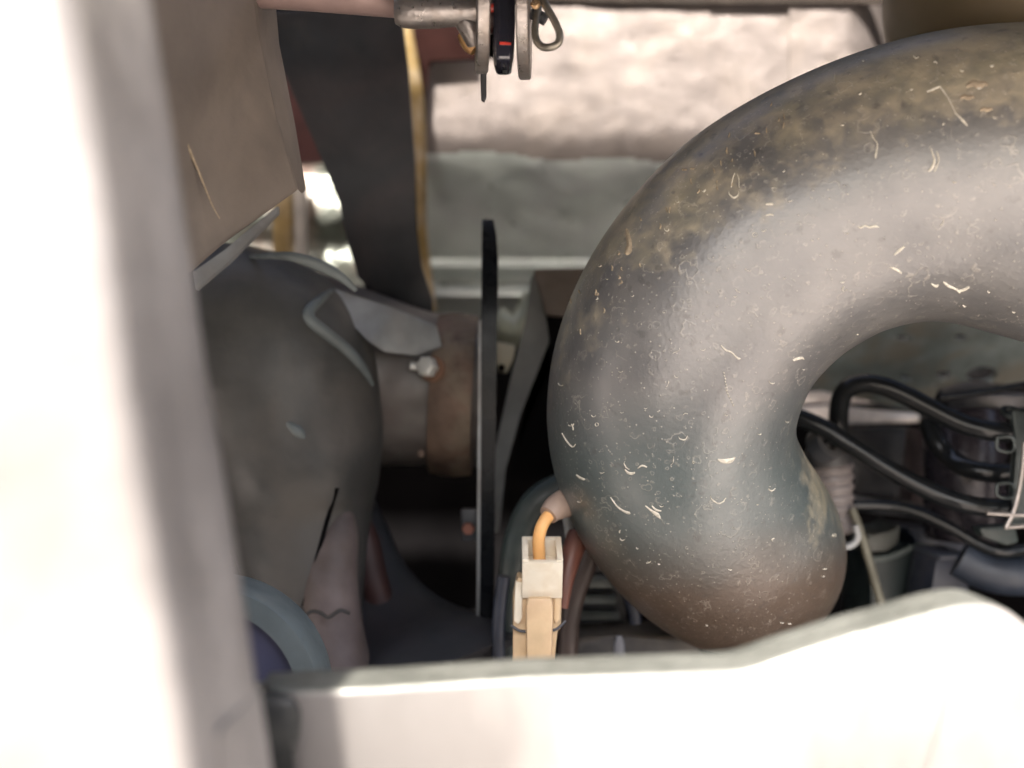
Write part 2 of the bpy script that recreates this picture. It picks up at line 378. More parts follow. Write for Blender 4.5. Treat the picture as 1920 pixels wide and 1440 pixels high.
# ================================================================ BIG HOSE
HR = .0503
hp = [(2700, 760, .30, 290), (2350, 505, .308, 296), (2120, 395, .315, 293), (1965, 351, .321, 287), (1815, 335, .327, 271), (1690, 348, .332, 258), (1570, 386, .338, 249), (1480, 432, .343, 246),
      (1400, 492, .348, 243), (1315, 592, .355, 237), (1266, 700, .362, 233), (1253, 800, .370, 228), (1272, 885, .379, 222), (1314, 960, .391, 216), (1360, 1010, .403, 206), (1384, 1032, .432, 192), (1392, 1046, .475, 174), (1398, 1056, .53, 154)]
pts = [P(x, y, d) for x, y, d, r in hp]; HRS = [r*d/F for x, y, d, r in hp]
hb = tube_bm(pts, HRS, 72, 14, smo=30, rfun=lambda t, a: 1 + .006*noise.noise(Vector((t*14, math.cos(a)*1.5, math.sin(a)*1.5))))
hose = tag(obj("intake_hose", hb, HOSE), "large dusty dark grey rubber hose elbow with dried water marks curling down from the right", "hose")
# dried mud marks lie on the hose as thin relief
hm = bmesh.new(); hm.from_mesh(hose.data); hm.transform(Matrix.Translation(hose.location)); bvh = BVHTree.FromBMesh(hm)
camp = Vector((0, 0, H))
def hit(px, py):
    d = (P(px, py, 1) - camp).normalized(); h = bvh.ray_cast(camp, d)
    return (h[0], h[1]) if h[0] is not None else None
def ribbon(bm, pl, hgt=.00035):
    """pl: list of (px,py,halfwidth px)"""
    if 3 <= len(pl) <= 8: pl = [(a, b, max(.3, c)) for a, b, c in spline(pl, 3)]
    rows = []
    for i, (x, y, wd) in enumerate(pl):
        a = pl[max(i-1, 0)]; b = pl[min(i+1, len(pl)-1)]; tx, ty = b[0]-a[0], b[1]-a[1]; l = math.hypot(tx, ty) or 1
        nx, ny = -ty/l, tx/l; row = []
        for s_, hh in ((-1, -.0001), (-.4, hgt), (.4, hgt), (1, -.0001)):
            q = hit(x+nx*wd*s_, y+ny*wd*s_)
            if not q: return
            row.append(q[0] + q[1].normalized()*hh)
        rows.append(row)
    V = [[bm.verts.new(c) for c in r] for r in rows]
    for i in range(len(V)-1):
        for k in range(3): bm.faces.new((V[i][k], V[i][k+1], V[i+1][k+1], V[i+1][k]))
def arc(cx, cy, r, a0, a1, wd, sx=1.0, n=10, jit=.12):
    out = []
    for k in range(n+1):
        t = k/n; a = R(a0+(a1-a0)*t); rr = r*(1+random.uniform(-jit, jit)*.6)
        out.append((cx+math.cos(a)*rr*sx, cy+math.sin(a)*rr, max(.35, wd*math.sin(math.pi*min(max(t, .04), .96))*random.uniform(.6, 1.2))))
    return out
mb = bmesh.new()
ribbon(mb, [(1345, 861, 1), (1352, 864, 4), (1362, 865, 5.5), (1372, 863, 4.5), (1378, 857, 1)])
ribbon(mb, [(1172, 880, .8), (1177, 886, 2.6), (1184, 888, 3), (1191, 886, 1.5)]); ribbon(mb, [(1196, 878, 1), (1204, 873, 2), (1213, 876, 1.6)])
ribbon(mb, [(1145, 932, .7), (1156, 948, 1.4), (1167, 957, 2.2), (1179, 962, 3), (1182, 961, 1)])
ribbon(mb, [(1081, 890, .8), (1088, 896, 3), (1097, 900, 2.4)])
ribbon(mb, [(1054, 812, .8), (1062, 826, 1.2), (1073, 838, 1.6), (1080, 832, .7)])
ribbon(mb, [(1352, 647, 1), (1360, 656, 2), (1371, 660, 1.6), (1379, 668, 1.3), (1384, 672, 2.6), (1388, 672, 1.2)])
for k in range(12):
    x = 1357+k*.9+random.uniform(-1, 1)+(k > 7)*(k-7)*2; y = 697+k*5.5; ribbon(mb, [(x, y, .5), (x+1, y+1.8, 1.5), (x+1.5, y+3.6, .6)])
ribbon(mb, [(1487, 676, 2), (1494, 673, 3.2), (1503, 671, 2.6), (1507, 673, 1)])
ribbon(mb, [(1609, 424, 1), (1614, 427, 2.2), (1622, 423, 1.8), (1630, 426, 2.0), (1640, 424, 2.8), (1648, 426, 1)])
ribbon(mb, [(1768, 528, 1.5), (1778, 536, 3), (1790, 541, 2), (1800, 548, 2.4)]); ribbon(mb, [(1796, 546, 1.5), (1806, 544, 3), (1818, 538, 2)])
ribbon(mb, [(1745, 531, 1), (1755, 537, 3), (1760, 533, 1)]); ribbon(mb, [(1668, 500, 1), (1680, 505, 3), (1690, 512, 2)]); ribbon(mb, [(1676, 478, 1), (1686, 470, 3.4), (1696, 462, 1.6)])
ribbon(mb, [(1436, 383, 1.5), (1443, 382, 3), (1450, 383, 2)]); ribbon(mb, [(1436, 404, 1), (1444, 402, 1.8), (1451, 404, 1.5)])
ribbon(mb, [(1210, 948, 1), (1222, 958, 2.5), (1232, 965, 4.5), (1238, 972, 1.5)]); ribbon(mb, [(1222, 948, 1), (1230, 956, 2.4), (1240, 958, 1)])
ribbon(mb, arc(1347, 928, 15, 20, 175, 2.2)); ribbon(mb, arc(1183, 868, 12, 100, 200, 1)); ribbon(mb, arc(1376, 360, 10, -10, 190, 2.2, .9)); 
ribbon(mb, [(1371, 352, 1), (1374, 335, .9), (1378, 325, .6)]); ribbon(mb, [(1386, 352, .9), (1385, 335, .8), (1382, 326, .5)])
ribbon(mb, [(1632, 246, .8), (1638, 260, 1.4), (1645, 270, 1.2), (1642, 290, 2.2), (1641, 298, 1)])
ribbon(mb, [(1746, 280, 1), (1752, 300, 2.4), (1747, 315, 3.6), (1740, 322, 1.5)]); ribbon(mb, [(1756, 284, 1), (1760, 300, 1.6), (1752, 322, 1.6)])
ribbon(mb, [(1738, 172, 1), (1748, 168, 2), (1762, 162, 2.6), (1770, 172, 2), (1778, 184, 1.4), (1786, 200, 1.4), (1792, 213, 1.8), (1800, 220, 2.4), (1806, 227, 3), (1814, 236, 1.8)])
for _ in range(140):
    px, py = random.uniform(1035, 1915), random.uniform(100, 1190)
    q = hit(px, py)
    if not q or q[1].y > -.25: continue
    k = random.random(); z = random.uniform(.5, 1.2) * (1.4 if random.random() < .12 else 1)
    if k < .60: ribbon(mb, arc(px, py, random.uniform(3, 7)*z, random.uniform(0, 60), random.uniform(110, 190), random.uniform(.6, 1.5)*z, n=6))
    elif k < .80:
        a = random.uniform(0, 6.28); l = random.uniform(1.5, 5)*z
        ribbon(mb, [(px, py, .4), (px+math.cos(a)*l, py+math.sin(a)*l, random.uniform(.8, 1.7)*z), (px+math.cos(a+.6)*l*2, py+math.sin(a+.6)*l*2, .4)])
    elif k < .9: ribbon(mb, arc(px, py, random.uniform(2.5, 5)*z, 0, 350, .7*z, n=9))
    else:
        l = [(px, py, .4)]; a = random.uniform(.9, 2.2)
        for j in range(random.randint(4, 9)): a += random.uniform(-.6, .6); px += math.cos(a)*3; py += math.sin(a)*3.2; l.append((px, py, random.uniform(.35, 1)))
        ribbon(mb, l)
tag(obj("dried_mud", mb, MUD, hose), kind="stuff", label="pale dried water marks and mud splashes on the rubber")
mb = bmesh.new()
ribbon(mb, [(1176, 430, 2), (1178, 445, 5), (1180, 458, 5.5), (1178, 470, 7), (1174, 477, 3)], .0007)
for (cx, cy, s_) in ((1830, 158, 15), (1812, 182, 10), (1848, 205, 9), (1283, 318, 4), (1298, 316, 3), (1420, 250, 4)):
    pl = [(cx-s_*1.2, cy+s_*.3, s_*.2), (cx-s_*.4, cy-s_*.1, s_*.5), (cx+s_*.4, cy+s_*.1, s_*.55), (cx+s_*1.1, cy-s_*.1, s_*.35), (cx+s_*1.5, cy+s_*.2, s_*.1)]
    ribbon(mb, pl, .0003)
for _ in range(34):
    t = random.random(); px = 1060 + t*420 + random.uniform(-15, 40); py = 560 - t*380 + random.uniform(-25, 60)
    ribbon(mb, [(px, py, .5), (px+random.uniform(-2, 2), py+4, random.uniform(1, 2.2)), (px+random.uniform(-3, 3), py+random.uniform(6, 12), .6)], .0004)
tag(obj("tan_mud", mb, MUDT, hose), kind="stuff", label="tan mud lumps near the top of the hose")
# ================================================================ HEAT SHIELD
def sheet(name, x0, x1, prof, nx, mask, m, parent, th=.0012, amp=.0012, bend=None):
    """prof: (py at its depth, depth) rows; a wavy sheet with real thickness"""
    s = spline(prof, 8); bm = bmesh.new(); F_, B_ = [], []
    for (py, d) in s:
        rf, rb = [], []
        for i in range(nx+1):
            px = x0 + (x1-x0)*i/nx; dd = d + (bend(px) if bend else 0)
            base = P(px, py, d); base.y = dd; base = P(px, py, dd)
            base.y += amp*noise.noise(base*22) + amp*.45*noise.noise(base*75)
            rf.append(bm.verts.new(base)); rb.append(bm.verts.new(base + Vector((0, th, 0))))
        F_.append(rf); B_.append(rb)
    ok = [[not mask(x0+(x1-x0)*(i+.5)/nx, (s[j][0]+s[j+1][0])/2) for i in range(nx)] for j in range(len(s)-1)]
    for j in range(len(s)-1):
        for i in range(nx):
            if not ok[j][i]: continue
            bm.faces.new((F_[j][i], F_[j+1][i], F_[j+1][i+1], F_[j][i+1])); bm.faces.new((B_[j][i], B_[j][i+1], B_[j+1][i+1], B_[j+1][i]))
            for (a, b_, u, v) in ((j-1, i, (j, i), (j, i+1)), (j+1, i, (j+1, i), (j+1, i+1)), (j, i-1, (j, i), (j+1, i)), (j, i+1, (j, i+1), (j+1, i+1))):
                if not (0 <= a < len(ok) and 0 <= b_ < nx and ok[a][b_]):
                    try: bm.faces.new((F_[u[0]][u[1]], F_[v[0]][v[1]], B_[v[0]][v[1]], B_[u[0]][u[1]]))
                    except ValueError: pass
    for v in [v for v in bm.verts if not v.link_faces]: bm.verts.remove(v)
    return obj(name, bm, m, parent, smooth=60)
hs = empty("heat_shield", P(1200, 600, .67), "bent silver foil heat shield behind the hose, bright upper half and dull lower half", "heat shield")
PR = [(8, .640), (90, .645), (180, .650), (240, .654), (275, .658), (310, .664), (350, .673), (400, .684), (470, .697), (486, .700), (500, .694), (512, .699), (530, .704), (545, .696), (556, .693), (570, .700), (600, .712), (625, .722)]
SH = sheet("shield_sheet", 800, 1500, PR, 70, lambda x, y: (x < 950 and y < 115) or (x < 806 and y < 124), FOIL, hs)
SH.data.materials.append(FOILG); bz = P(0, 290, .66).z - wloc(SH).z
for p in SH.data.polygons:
    if p.center.z < bz + .010*noise.noise(Vector((p.center.x*14, p.center.z*60, 4))): p.material_index = 1  # lower faces take the foil with the painted teal reflection
sheet("overlap_sheet", 1480, 1712, [(6, .638), (90, .643), (180, .648), (270, .653), (340, .662)], 30, lambda x, y: False, FOIL, hs,
      bend=lambda px: .055*max(0, (px-1585)/125)**2)
sheet("shield_return", 1330, 1720, [(-4, .6375), (4, .636), (8, .6362)], 12, lambda x, y: False, DARKB, hs)
# upper rail and underside above the shield
tag(obj("upper_beam", slab_bm([(940, -14, .6385), (1720, -14, .637), (1720, 6, .637), (1300, 7, .637), (940, 3, .6385)], .003, .001), DARKB), "dark brown beam just above the top edge of the silver heat shield", "beam")
tag(obj("canister", lathe_bm([(0, 0), (.014, .0006), (.026, .003), (.036, .008), (.044, .016), (.050, .027), (.053, .040), (.0535, .055), (.0535, .20), (0, .20)], P(1706, -36, .37), (1, .12, .02), 56), OLIVE), "olive brown canister in the top right corner behind the hose", "canister")
# golden trim along the shield's left edge
gt = tube_bm([P(757, 40, .62), P(783, 200, .635), P(786, 330, .65), P(786, 420, .665), P(795, 500, .68), P(806, 585, .68)], .0040, 10, 8, sq=(1.3, .9))
tag(obj("edge_trim", gt, GOLD), "thin golden brown trim running down the left edge of the heat shield", "trim")
tag(obj("rusty_strip", slab_bm([(745, 20, .634), (800, 10, .634), (893, 10, .636), (893, 112, .638), (803, 112, .638), (795, 250, .645), (788, 320, .65), (776, 250, .64), (768, 110, .636)], .002, .0008), mat("deep_rust", (.018, .007, .006), .8, 0, .4, 40, spec=.05)),
    "dark rust red strip between the charcoal bracket and the heat shield", "metal strip")
# foil seen far left
fl = empty("crumpled_foil", P(560, 470, .72), "crumpled silver foil glimpsed left of the charcoal bracket above the duct", "foil")
sheet("foil_sheet", 330, 680, [(270, .70), (330, .71), (400, .70), (470, .715), (540, .70)], 30, lambda x, y: False, CRINK, fl, amp=.006)
tag(obj("golden_post", slab_bm([(507, 250, .66), (545, 250, .66), (546, 490, .66), (511, 490, .66)], .012, .002), GOLD), "short golden olive post in front of the crumpled foil", "post")
tag(obj("pale_post", slab_bm([(549, 330, .655), (573, 330, .655), (574, 490, .655), (552, 490, .655)], .008, .002), mat("pale_cream_strip", (.55, .50, .44), .5, .1)), "narrow pale cream strip beside the golden olive post", "strip")
tag(obj("maroon_plate", slab_bm([(480, 60, .60), (640, 60, .60), (640, 300, .60), (560, 305, .60), (520, 240, .60)], .004), MAROON), "dark maroon plate behind the gap between brown panel and charcoal bracket", "plate")
# ================================================================ UPPER LEFT
bp_ = empty("brown_panel", P(430, 480, .30), "dusty brown slanted panel with a pale scratch in the upper left beside the post", "panel")
obj("panel_face", slab_bm([(250, -60, .26), (470, -60, .31), (480, 60, .315), (520, 230, .33), (556, 352, .345), (430, 440, .315), (352, 508, .295), (300, 520, .285)], .004, .0012), BROWN, bp_)
obj("panel_edge", slab_bm([(474, -60, .312), (498, -60, .33), (508, 60, .335), (540, 220, .345), (562, 345, .352), (553, 353, .347), (516, 230, .332), (478, 60, .317)], .012, .001), BROWN, bp_)
sc_pts = [(304, 60), (312, 130), (318, 180), (332, 222), (350, 270), (372, 320), (395, 378), (412, 410)]
obj("scratch", tube_bm([P(x, y, .2855 + (x-300)*.00017 - .004) for x, y in sc_pts], [.00015, .0004, .0006, .0004, .0006, .0004, .0003, .00015], 6, 6), MUDT, bp_)
tag(obj("top_rail", tube_bm([P(250, -24, .32), P(420, -15, .32), P(560, -7, .32), P(680, 2, .32), P(752, 8, .325)], .0045, 12, 6, sq=(1, 1.4)), BEAM), "dusty pinkish rail crossing the top left and ending at the bent rod", "rail")
tag(obj("lower_foil_edge", slab_bm([(360, 508, .36), (420, 470, .38), (520, 385, .40), (520, 400, .40), (430, 490, .38), (366, 545, .36)], .004, .0006), GREYP), "grey strip edge under the slanted brown panel", "strip")
# charcoal bracket
cb = slab_bm([(470, 20, .50), (610, 20, .50), (752, 20, .50), (764, 120, .50), (776, 290, .505), (776, 430, .51), (790, 500, .515), (810, 560, .52), (812, 612, .525), (740, 580, .525), (670, 520, .52),
              (648, 440, .515), (640, 380, .51), (608, 310, .505), (560, 200, .50), (512, 90, .50)], .006, .0012)
tag(obj("charcoal_bracket", cb, CHAR), "wide charcoal steel bracket hanging from the top between brown panel and heat shield", "bracket")
# ================================================================ LEFT DUCT
du = empty("air_duct", P(560, 1250, .46), "large matt dark grey duct elbow behind the left post", "duct")
dr = .085
def dp(px, py, r, d): return P(px, py, d), r*d/F
D1 = [dp(80, 760, 200, .52), dp(250, 690, 205, .50), dp(400, 660, 205, .47), dp(500, 700, 210, .455), dp(545, 790, 172, .45), dp(555, 880, 160, .45), dp(560, 960, 140, .45), dp(570, 1060, 118, .445), dp(580, 1180, 100, .44), dp(600, 1330, 100, .43)]
obj("duct_body", tube_bm([a for a, _ in D1], [b for _, b in D1], 56, 8, rfun=lambda t, a: 1+.02*noise.noise(Vector((t*9, math.cos(a), math.sin(a)+7)))), DUCT, du)
ridge = mat("worn_duct_edge", (.13, .15, .15), .5, 0, .2, 60)
def raise_(bv, lst, off):
    out = []
    for x, y in lst:
        d = (P(x, y, 1)-camp).normalized(); h = bv.ray_cast(camp, d)
        out.append((h[0] + h[1].normalized()*off*(1 if h[1].dot(d) < 0 else -1)) if h[0] is not None else P(x, y, .40))
    return out
dbo = bpy.data.objects["duct_body"]; dm_ = bmesh.new(); dm_.from_mesh(dbo.data); dm_.transform(Matrix.Translation(wloc(dbo))); dbv = BVHTree.FromBMesh(dm_)
obj("ridge", tube_bm(raise_(dbv, [(622, 545), (600, 562), (576, 592), (606, 622), (648, 655), (680, 692), (698, 722)], .0), [.0012, .0022, .003, .0032, .003, .0024, .001], 10, 6), ridge, du)
obj("ridge", tube_bm(raise_(dbv, [(470, 482), (540, 480), (600, 498), (640, 520), (668, 545)], .0), [.001, .002, .0026, .002, .001], 10, 6), ridge, du)
obj("scuff", tube_bm(raise_(dbv, [(532, 790), (548, 800), (562, 812), (574, 824)], -.001), [.0005, .0024, .0026, .0006], 10, 6), ridge, du)
obj("fold_line", tube_bm(raise_(dbv, [(632, 915), (618, 960), (604, 1010), (588, 1070), (574, 1120), (566, 1150)], .0), .0011, 8, 6), VOID, du)
# pink rubber boot below with lip
pb = empty("rubber_boot", P(620, 1260, .42), "dusty pinkish rubber boot under the duct, with a wavy dark lip line", "boot")
obj("boot_body", tube_bm([P(640, 930, .435), P(632, 1000, .43), P(620, 1080, .425), P(622, 1180, .42), P(636, 1290, .41), P(650, 1400, .40)], [.004, .010, .0125, .0145, .0165, .018], 32, 8), PINK, pb)
obj("lip_line", tube_bm([P(564, 1138, .405), P(572, 1152, .403), P(584, 1146, .402), P(600, 1148, .401), P(615, 1158, .40), P(628, 1150, .40), P(640, 1144, .40), P(655, 1150, .402)], .0009, 8, 6), BLACKM, pb)
obj("side_lobe", tube_bm([P(668, 955, .455), P(684, 1010, .455), P(698, 1080, .455), P(722, 1150, .455), P(770, 1225, .45), P(830, 1320, .44)], [.004, .007, .0075, .007, .007, .006], 16, 6), mat("red_grimy_rubber", (.045, .020, .018), .55), pb)
tag(obj("flared_duct", tube_bm([P(640, 900, .49), P(668, 1000, .485), P(690, 1100, .48), P(730, 1220, .47), P(800, 1360, .45)], [.012, .017, .024, .045, .075], 40, 8),
        mat("slate_rubber", (.025, .027, .032), .55, 0, .3, 25, (.04, .03, .032), .5, 18)), "dark slate flared rubber duct sweeping down right of the pink boot", "duct")
# blue cap: rim and disc only, no reservoir body
cx, cz = P(372, 1328, .30).x, 0
cc = P(372, 1328, .30); s_ = .30/F
bc = empty("round_cap", cc, "blue violet round cap with a pale teal rim low behind the post", "cap")
obj("cap_rim", lathe_bm([(184*s_, 0), (188*s_, .003), (228*s_, .004), (236*s_, .001), (236*s_, -.02), (182*s_, -.02)], cc, (.08, -1, .08), 64), TEAL, bc)
obj("cap_disc", lathe_bm([(0, -.004), (183*s_, -.001), (183*s_, -.016), (0, -.016)], cc, (.08, -1, .08), 64), BLUE, bc)
# neck, bracket and rusty clamp
nk = empty("metal_pipe", P(790, 860, .50), "short grey pipe between the dark duct and the rusty clamp", "pipe")
obj("pipe_body", tube_bm([P(560, 690, .50), P(700, 715, .50), P(800, 730, .50), P(906, 742, .50)], [.055, .047, .042, .040], 44, 6), mat("dirty_pipe", (.12, .11, .10), .5, .2, .3, 40, (.07, .05, .045), .6, 20), nk)
bk = slab_bm([(622, 540, .447), (660, 552, .447), (740, 578, .452), (818, 610, .458), (828, 650, .458), (780, 668, .452), (720, 660, .442), (690, 640, .437), (650, 598, .438)], .004, .0012)
tag(obj("grey_bracket", bk, GREYP), "pale grey triangular bracket between the duct and the rusty clamp", "bracket")
cl = empty("rusty_clamp", P(855, 870, .46), "rusty brown band clamp with a pale bolt head, left of the black bar", "clamp")
obj("band", tube_bm([P(817, 738, .50), P(850, 740, .50), P(891, 742, .50)], [.0438, .0450, .0438], 48, 4), RUST, cl)
obj("bolt", lathe_bm([(0, .006), (.0042, .006), (.0052, .005), (.0052, 0), (0, 0)], P(806, 690, .452), (-.5, -1, .25), 6), mat("pale_bolt", (.66, .66, .62), .4, .4), cl)
obj("bolt_washer", lathe_bm([(0, .001), (.0066, .001), (.0066, -.001), (0, -.001)], P(812, 692, .455), (-.5, -1, .25), 24), mat("orange_rust", (.20, .11, .07), .6), cl)
obj("bolt_shank", tube_bm([P(770, 686, .454), P(790, 688, .454), P(806, 690, .455)], .0022, 10, 2), mat("pale_bolt_shank", (.66, .66, .62), .4, .4), cl)
obj("rust_speck", lathe_bm([(0, .0012), (.0016, .0012), (.0020, 0), (0, 0)], P(790, 850, .452), (0, -1, 0), 12), RUST, cl)
# ================================================================ BLACK BAR
bb = empty("black_bar", P(915, 1205, .44), "tall glossy black flat bar standing upright in the middle", "bar")
def strip(ptsL, ptsR, d, th, name, m, par, bev=.0006):
    return obj(name, slab_bm([(*p, d) for p in ptsL] + [(*p, d) for p in ptsR[::-1]], th, bev), m, par)
obj("bar_blade", slab_bm([(903, 410, .458), (903, 460, .449), (903, 520, .4415), (902, 600, .44), (902, 750, .44), (901, 900, .44), (900, 1050, .44), (898, 1200, .44), (925, 1205, .44), (927, 1050, .44), (928, 900, .44),
    (930, 750, .44), (932, 600, .44), (934, 540, .4405), (934, 480, .446), (931, 440, .452), (926, 410, .458)], .006, .0013, seg=3), BARP, bb)
strip([(897, 600), (896, 800), (895, 1000), (893, 1190)], [(903, 600), (902, 800), (901, 1000), (899, 1195)], .4415, .005, "bar_side", GREYP, bb, .0004)
for y, hgt in ((985, 30), (1167, 20)):
    obj("tab", slab_bm([(864, y-hgt, .452), (897, y-hgt, .452), (897, y+hgt, .452), (866, y+hgt, .452)], .006, .001), CHAR, bb)
    obj("tab_bolt", lathe_bm([(0, .003), (.0028, .003), (.0034, 0), (0, 0)], P(878, y+6, .452), (0, -1, 0), 6), REDR, bb)
obj("bar_foot", lathe_bm([(0, .002), (.0030, .002), (.0034, 0), (0, 0)], P(915, 1190, .4385), (0, -1, 0), 16), GREYP, bb)
# ================================================================ BEHIND THE BAR
tag(obj("cream_tube", tube_bm([P(925, 600, .60), P(960, 622, .60), P(990, 600, .60), P(1010, 560, .60)], .0105, 24, 8), mat("green_grey_tube", (.36, .38, .30), .4, .2)), "curved green grey tube end just right of the black bar", "tube")
ct = empty("cream_block", P(950, 700, .52), "small cream plastic block right of the black bar", "block")
obj("block_body", slab_bm([(930, 640, .52), (968, 648, .52), (962, 676, .52), (950, 700, .52), (930, 696, .52)], .01, .0015), CREAM, ct)
obj("hole", lathe_bm([(0, .0006), (.0022, .0006), (.0022, 0), (0, 0)], P(940, 690, .5195), (0, -1, 0), 16), VOID, ct)
lb = empty("leaning_bracket", P(980, 900, .50), "grey leaning steel bracket with a brown top between the black bar and the hose", "bracket")
obj("bracket_arm", slab_bm([(1002, 512, .50), (1020, 560, .50), (1030, 640, .50), (1006, 700, .50), (975, 780, .495), (948, 880, .49), (936, 1000, .485), (918, 1000, .485), (925, 860, .49), (955, 720, .495), (985, 600, .50), (996, 520, .50)], .006, .0012), mat("dull_grey_arm", (.15, .155, .15), .55, .1, .3, 40, (.09, .08, .07), .5, 25), lb)
obj("bracket_top", slab_bm([(1000, 505, .495), (1110, 502, .495), (1100, 600, .495), (1024, 590, .495)], .02, .0015), mat("tan_brown", (.105, .082, .066), .6, .1, .2, 60), lb)
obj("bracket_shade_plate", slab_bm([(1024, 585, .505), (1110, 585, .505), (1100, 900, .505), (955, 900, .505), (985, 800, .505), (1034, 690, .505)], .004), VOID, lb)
# ================================================================ CONNECTOR
def connector():
    d = .36; k = d/F
    t = empty("wire_connector", P(1005, 1235, d), "ivory and beige plastic wire connector with an orange wire, left of the hose foot", "connector")
    # upper ivory housing: open topped shell of four walls, leaning slightly back
    b = bmesh.new(); Z0, Z1 = P(0, 1118, d).z, P(0, 1038, d).z
    xl, xr = P(979, 0, d).x, P(1054, 0, d).x; yf, yb = d-.004, d+.013; w_ = .0024
    zt = Z1 + .0012
    bx = lambda x0, x1, y0, y1, z0, z1, bv=.0004: box_bm(Vector(((x0+x1)/2, (y0+y1)/2, (z0+z1)/2)), (x1-x0, y1-y0, z1-z0), bv, bm=b)
    bx(xl, xr, yf, yf+w_, Z0, Z1); bx(xl, xr, yb-w_, yb, Z0, Z1+.0010)
    bx(xl, xl+w_, yf+.0006, yb-.0004, Z0, zt); bx(xr-w_, xr, yf+.0006, yb-.0004, Z0, zt)
    bx(xl+.001, xr-.001, yf+.001, yb-.001, Z0, Z0+.010)
    M = Matrix.Translation(P(1015, 1075, d)) @ (rot('X', 24) @ rot('Y', 0)).to_4x4() @ Matrix.Translation(-P(1015, 1075, d)); b.transform(M)
    obj("upper_housing", b, IVORY, t)
    b = slab_bm([(983, 1042, .3520), (1050, 1042, .3520), (1052, 1100, .3500), (1047, 1120, .3498), (983, 1118, .3498)], .004, .0008)
    b.free()
    b = slab_bm([(970, 1082, .362), (1054, 1100, .362), (1052, 1180, .362), (1040, 1185, .362), (1040, 1260, .362), (961, 1260, .362), (962, 1120, .362)], .012, .0010)
    obj("lower_housing", b, BEIGE, t)
    b = slab_bm([(990, 1122, .357), (1034, 1122, .357), (1038, 1140, .357), (1034, 1250, .357), (988, 1250, .357), (986, 1140, .357)], .006, .0012)
    obj("latch_tongue", b, BEIGE, t)
    b = slab_bm([(966, 1090, .3605), (980, 1092, .3605), (979, 1160, .3605), (972, 1172, .3605), (963, 1165, .3605)], .004, .0008)
    obj("side_rib", b, IVORY, t)
    b = slab_bm([(1040, 1112, .3605), (1053, 1108, .3605), (1051, 1160, .3605), (1043, 1172, .3605), (1038, 1160, .3605)], .004, .0008)
    obj("side_rib", b, BEIGE, t)
    obj("seal_line", tube_bm([P(958, 1172, .3608), P(972, 1182, .3602), P(986, 1184, .360)], .0006, 8, 4), NAVY, t)
    obj("seal_line", tube_bm([P(1036, 1182, .3602), P(1046, 1178, .3605), P(1060, 1164, .362)], .0006, 8, 4), NAVY, t)
    w2 = tube_bm([P(1013, 1090, .366), P(1011, 1040, .364), P(1010, 1010, .362), P(1018, 982, .362), P(1036, 960, .366), P(1064, 944, .372), P(1100, 940, .38)], .0025, 16, 6)
    obj("wire", w2, ORANGE, t)
    obj("wire_sleeve", tube_bm([P(1028, 966, .364), P(1042, 952, .367), P(1066, 941, .372), P(1105, 936, .38)], [.0040, .0052, .0060, .0062], 18, 6), SLEEVE, t)
    obj("wire_sleeve", tube_bm([P(1085, 1004, .39), P(1072, 1040, .385), P(1060, 1090, .38), P(1054, 1140, .378)], [.0050, .0045, .0035, .0025], 14, 6), mat("rust_red_loom", (.12, .045, .03), .55), t)
connector()
# dark hoses around the connector
tag(obj("green_hose", tube_bm([P(1075, 905, .43), P(1010, 940, .43), P(975, 1000, .43), P(960, 1080, .43), P(955, 1180, .43), P(955, 1320, .43)], [.0075, .0075, .007, .0065, .006, .006], 24, 8), TEALD), "dark green rubber hose curving down behind the ivory connector", "hose")
tag(obj("green_cable", tube_bm([P(1062, 960, .40), P(1068, 1000, .40), P(1070, 1030, .40), P(1060, 1080, .40)], .0022, 12, 6), GREYP), "short grey cable beside the orange wire", "cable")
tag(obj("dark_cable", tube_bm([P(945, 1080, .41), P(938, 1130, .41), P(934, 1200, .41), P(940, 1300, .41)], .0030, 12, 6), NAVY), "thin navy cable left of the beige connector", "cable")
tag(obj("dark_cable", tube_bm([P(1110, 1020, .42), P(1100, 1060, .42), P(1080, 1110, .42), P(1066, 1180, .42), P(1064, 1300, .42)], .0048, 14, 6), mat("brown_black_rubber", (.05, .035, .03), .5)), "brown black cable right of the ivory connector", "cable")
rb = empty("ribbed_block", P(1120, 1230, .46), "grey green ribbed engine block piece right of the beige connector", "engine part")
for k in range(5):
    y = 1085+k*30; x0 = 1092-k*3; x1 = 1150+k*6
    obj("rib", slab_bm([(x0, y, .455+.002*k), (x1, y+2, .455+.002*k), (x1+2, y+18, .455), (x0, y+18, .455)], .03, .0014), mat("rib_grey", (.11, .12, .11), .5, .2, .2, 60) if k == 0 else bpy.data.materials["rib_grey"], rb)
obj("block_core", slab_bm([(1080, 1070, .465), (1165, 1070, .465), (1190, 1280, .465), (1060, 1280, .465)], .03, .002), BLACKM, rb)
tag(obj("black_ledge", slab_bm([(1150, 1192, .44), (1300, 1192, .44), (1330, 1260, .44), (1050, 1260, .44), (1060, 1200, .44)], .03, .003), BLACKM), "flat black plastic ledge just above the bottom panel beside the hose foot", "ledge")
tag(obj("pale_peg", lathe_bm([(0, .009), (.0014, .0085), (.0026, .005), (.0034, -.01), (0, -.01)], P(1161, 1228, .40), (0, 0, 1), 16), mat("grey_plastic", (.10, .105, .12), .5)), "small pale grey peg standing above the bottom panel", "peg")
tag(obj("slate_rod", tube_bm([P(1172, 1090, .44), P(1186, 1130, .44), P(1192, 1168, .44)], [.0035, .0035, .0030], 14, 4), NAVY), "short slate rod under the hose, left of its foot", "rod")
tag(obj("slate_column", slab_bm([(1140, 1050, .50), (1165, 1060, .50), (1172, 1200, .50), (1150, 1200, .50)], .02, .002), NAVY), "dark slate column behind the hose foot", "column")
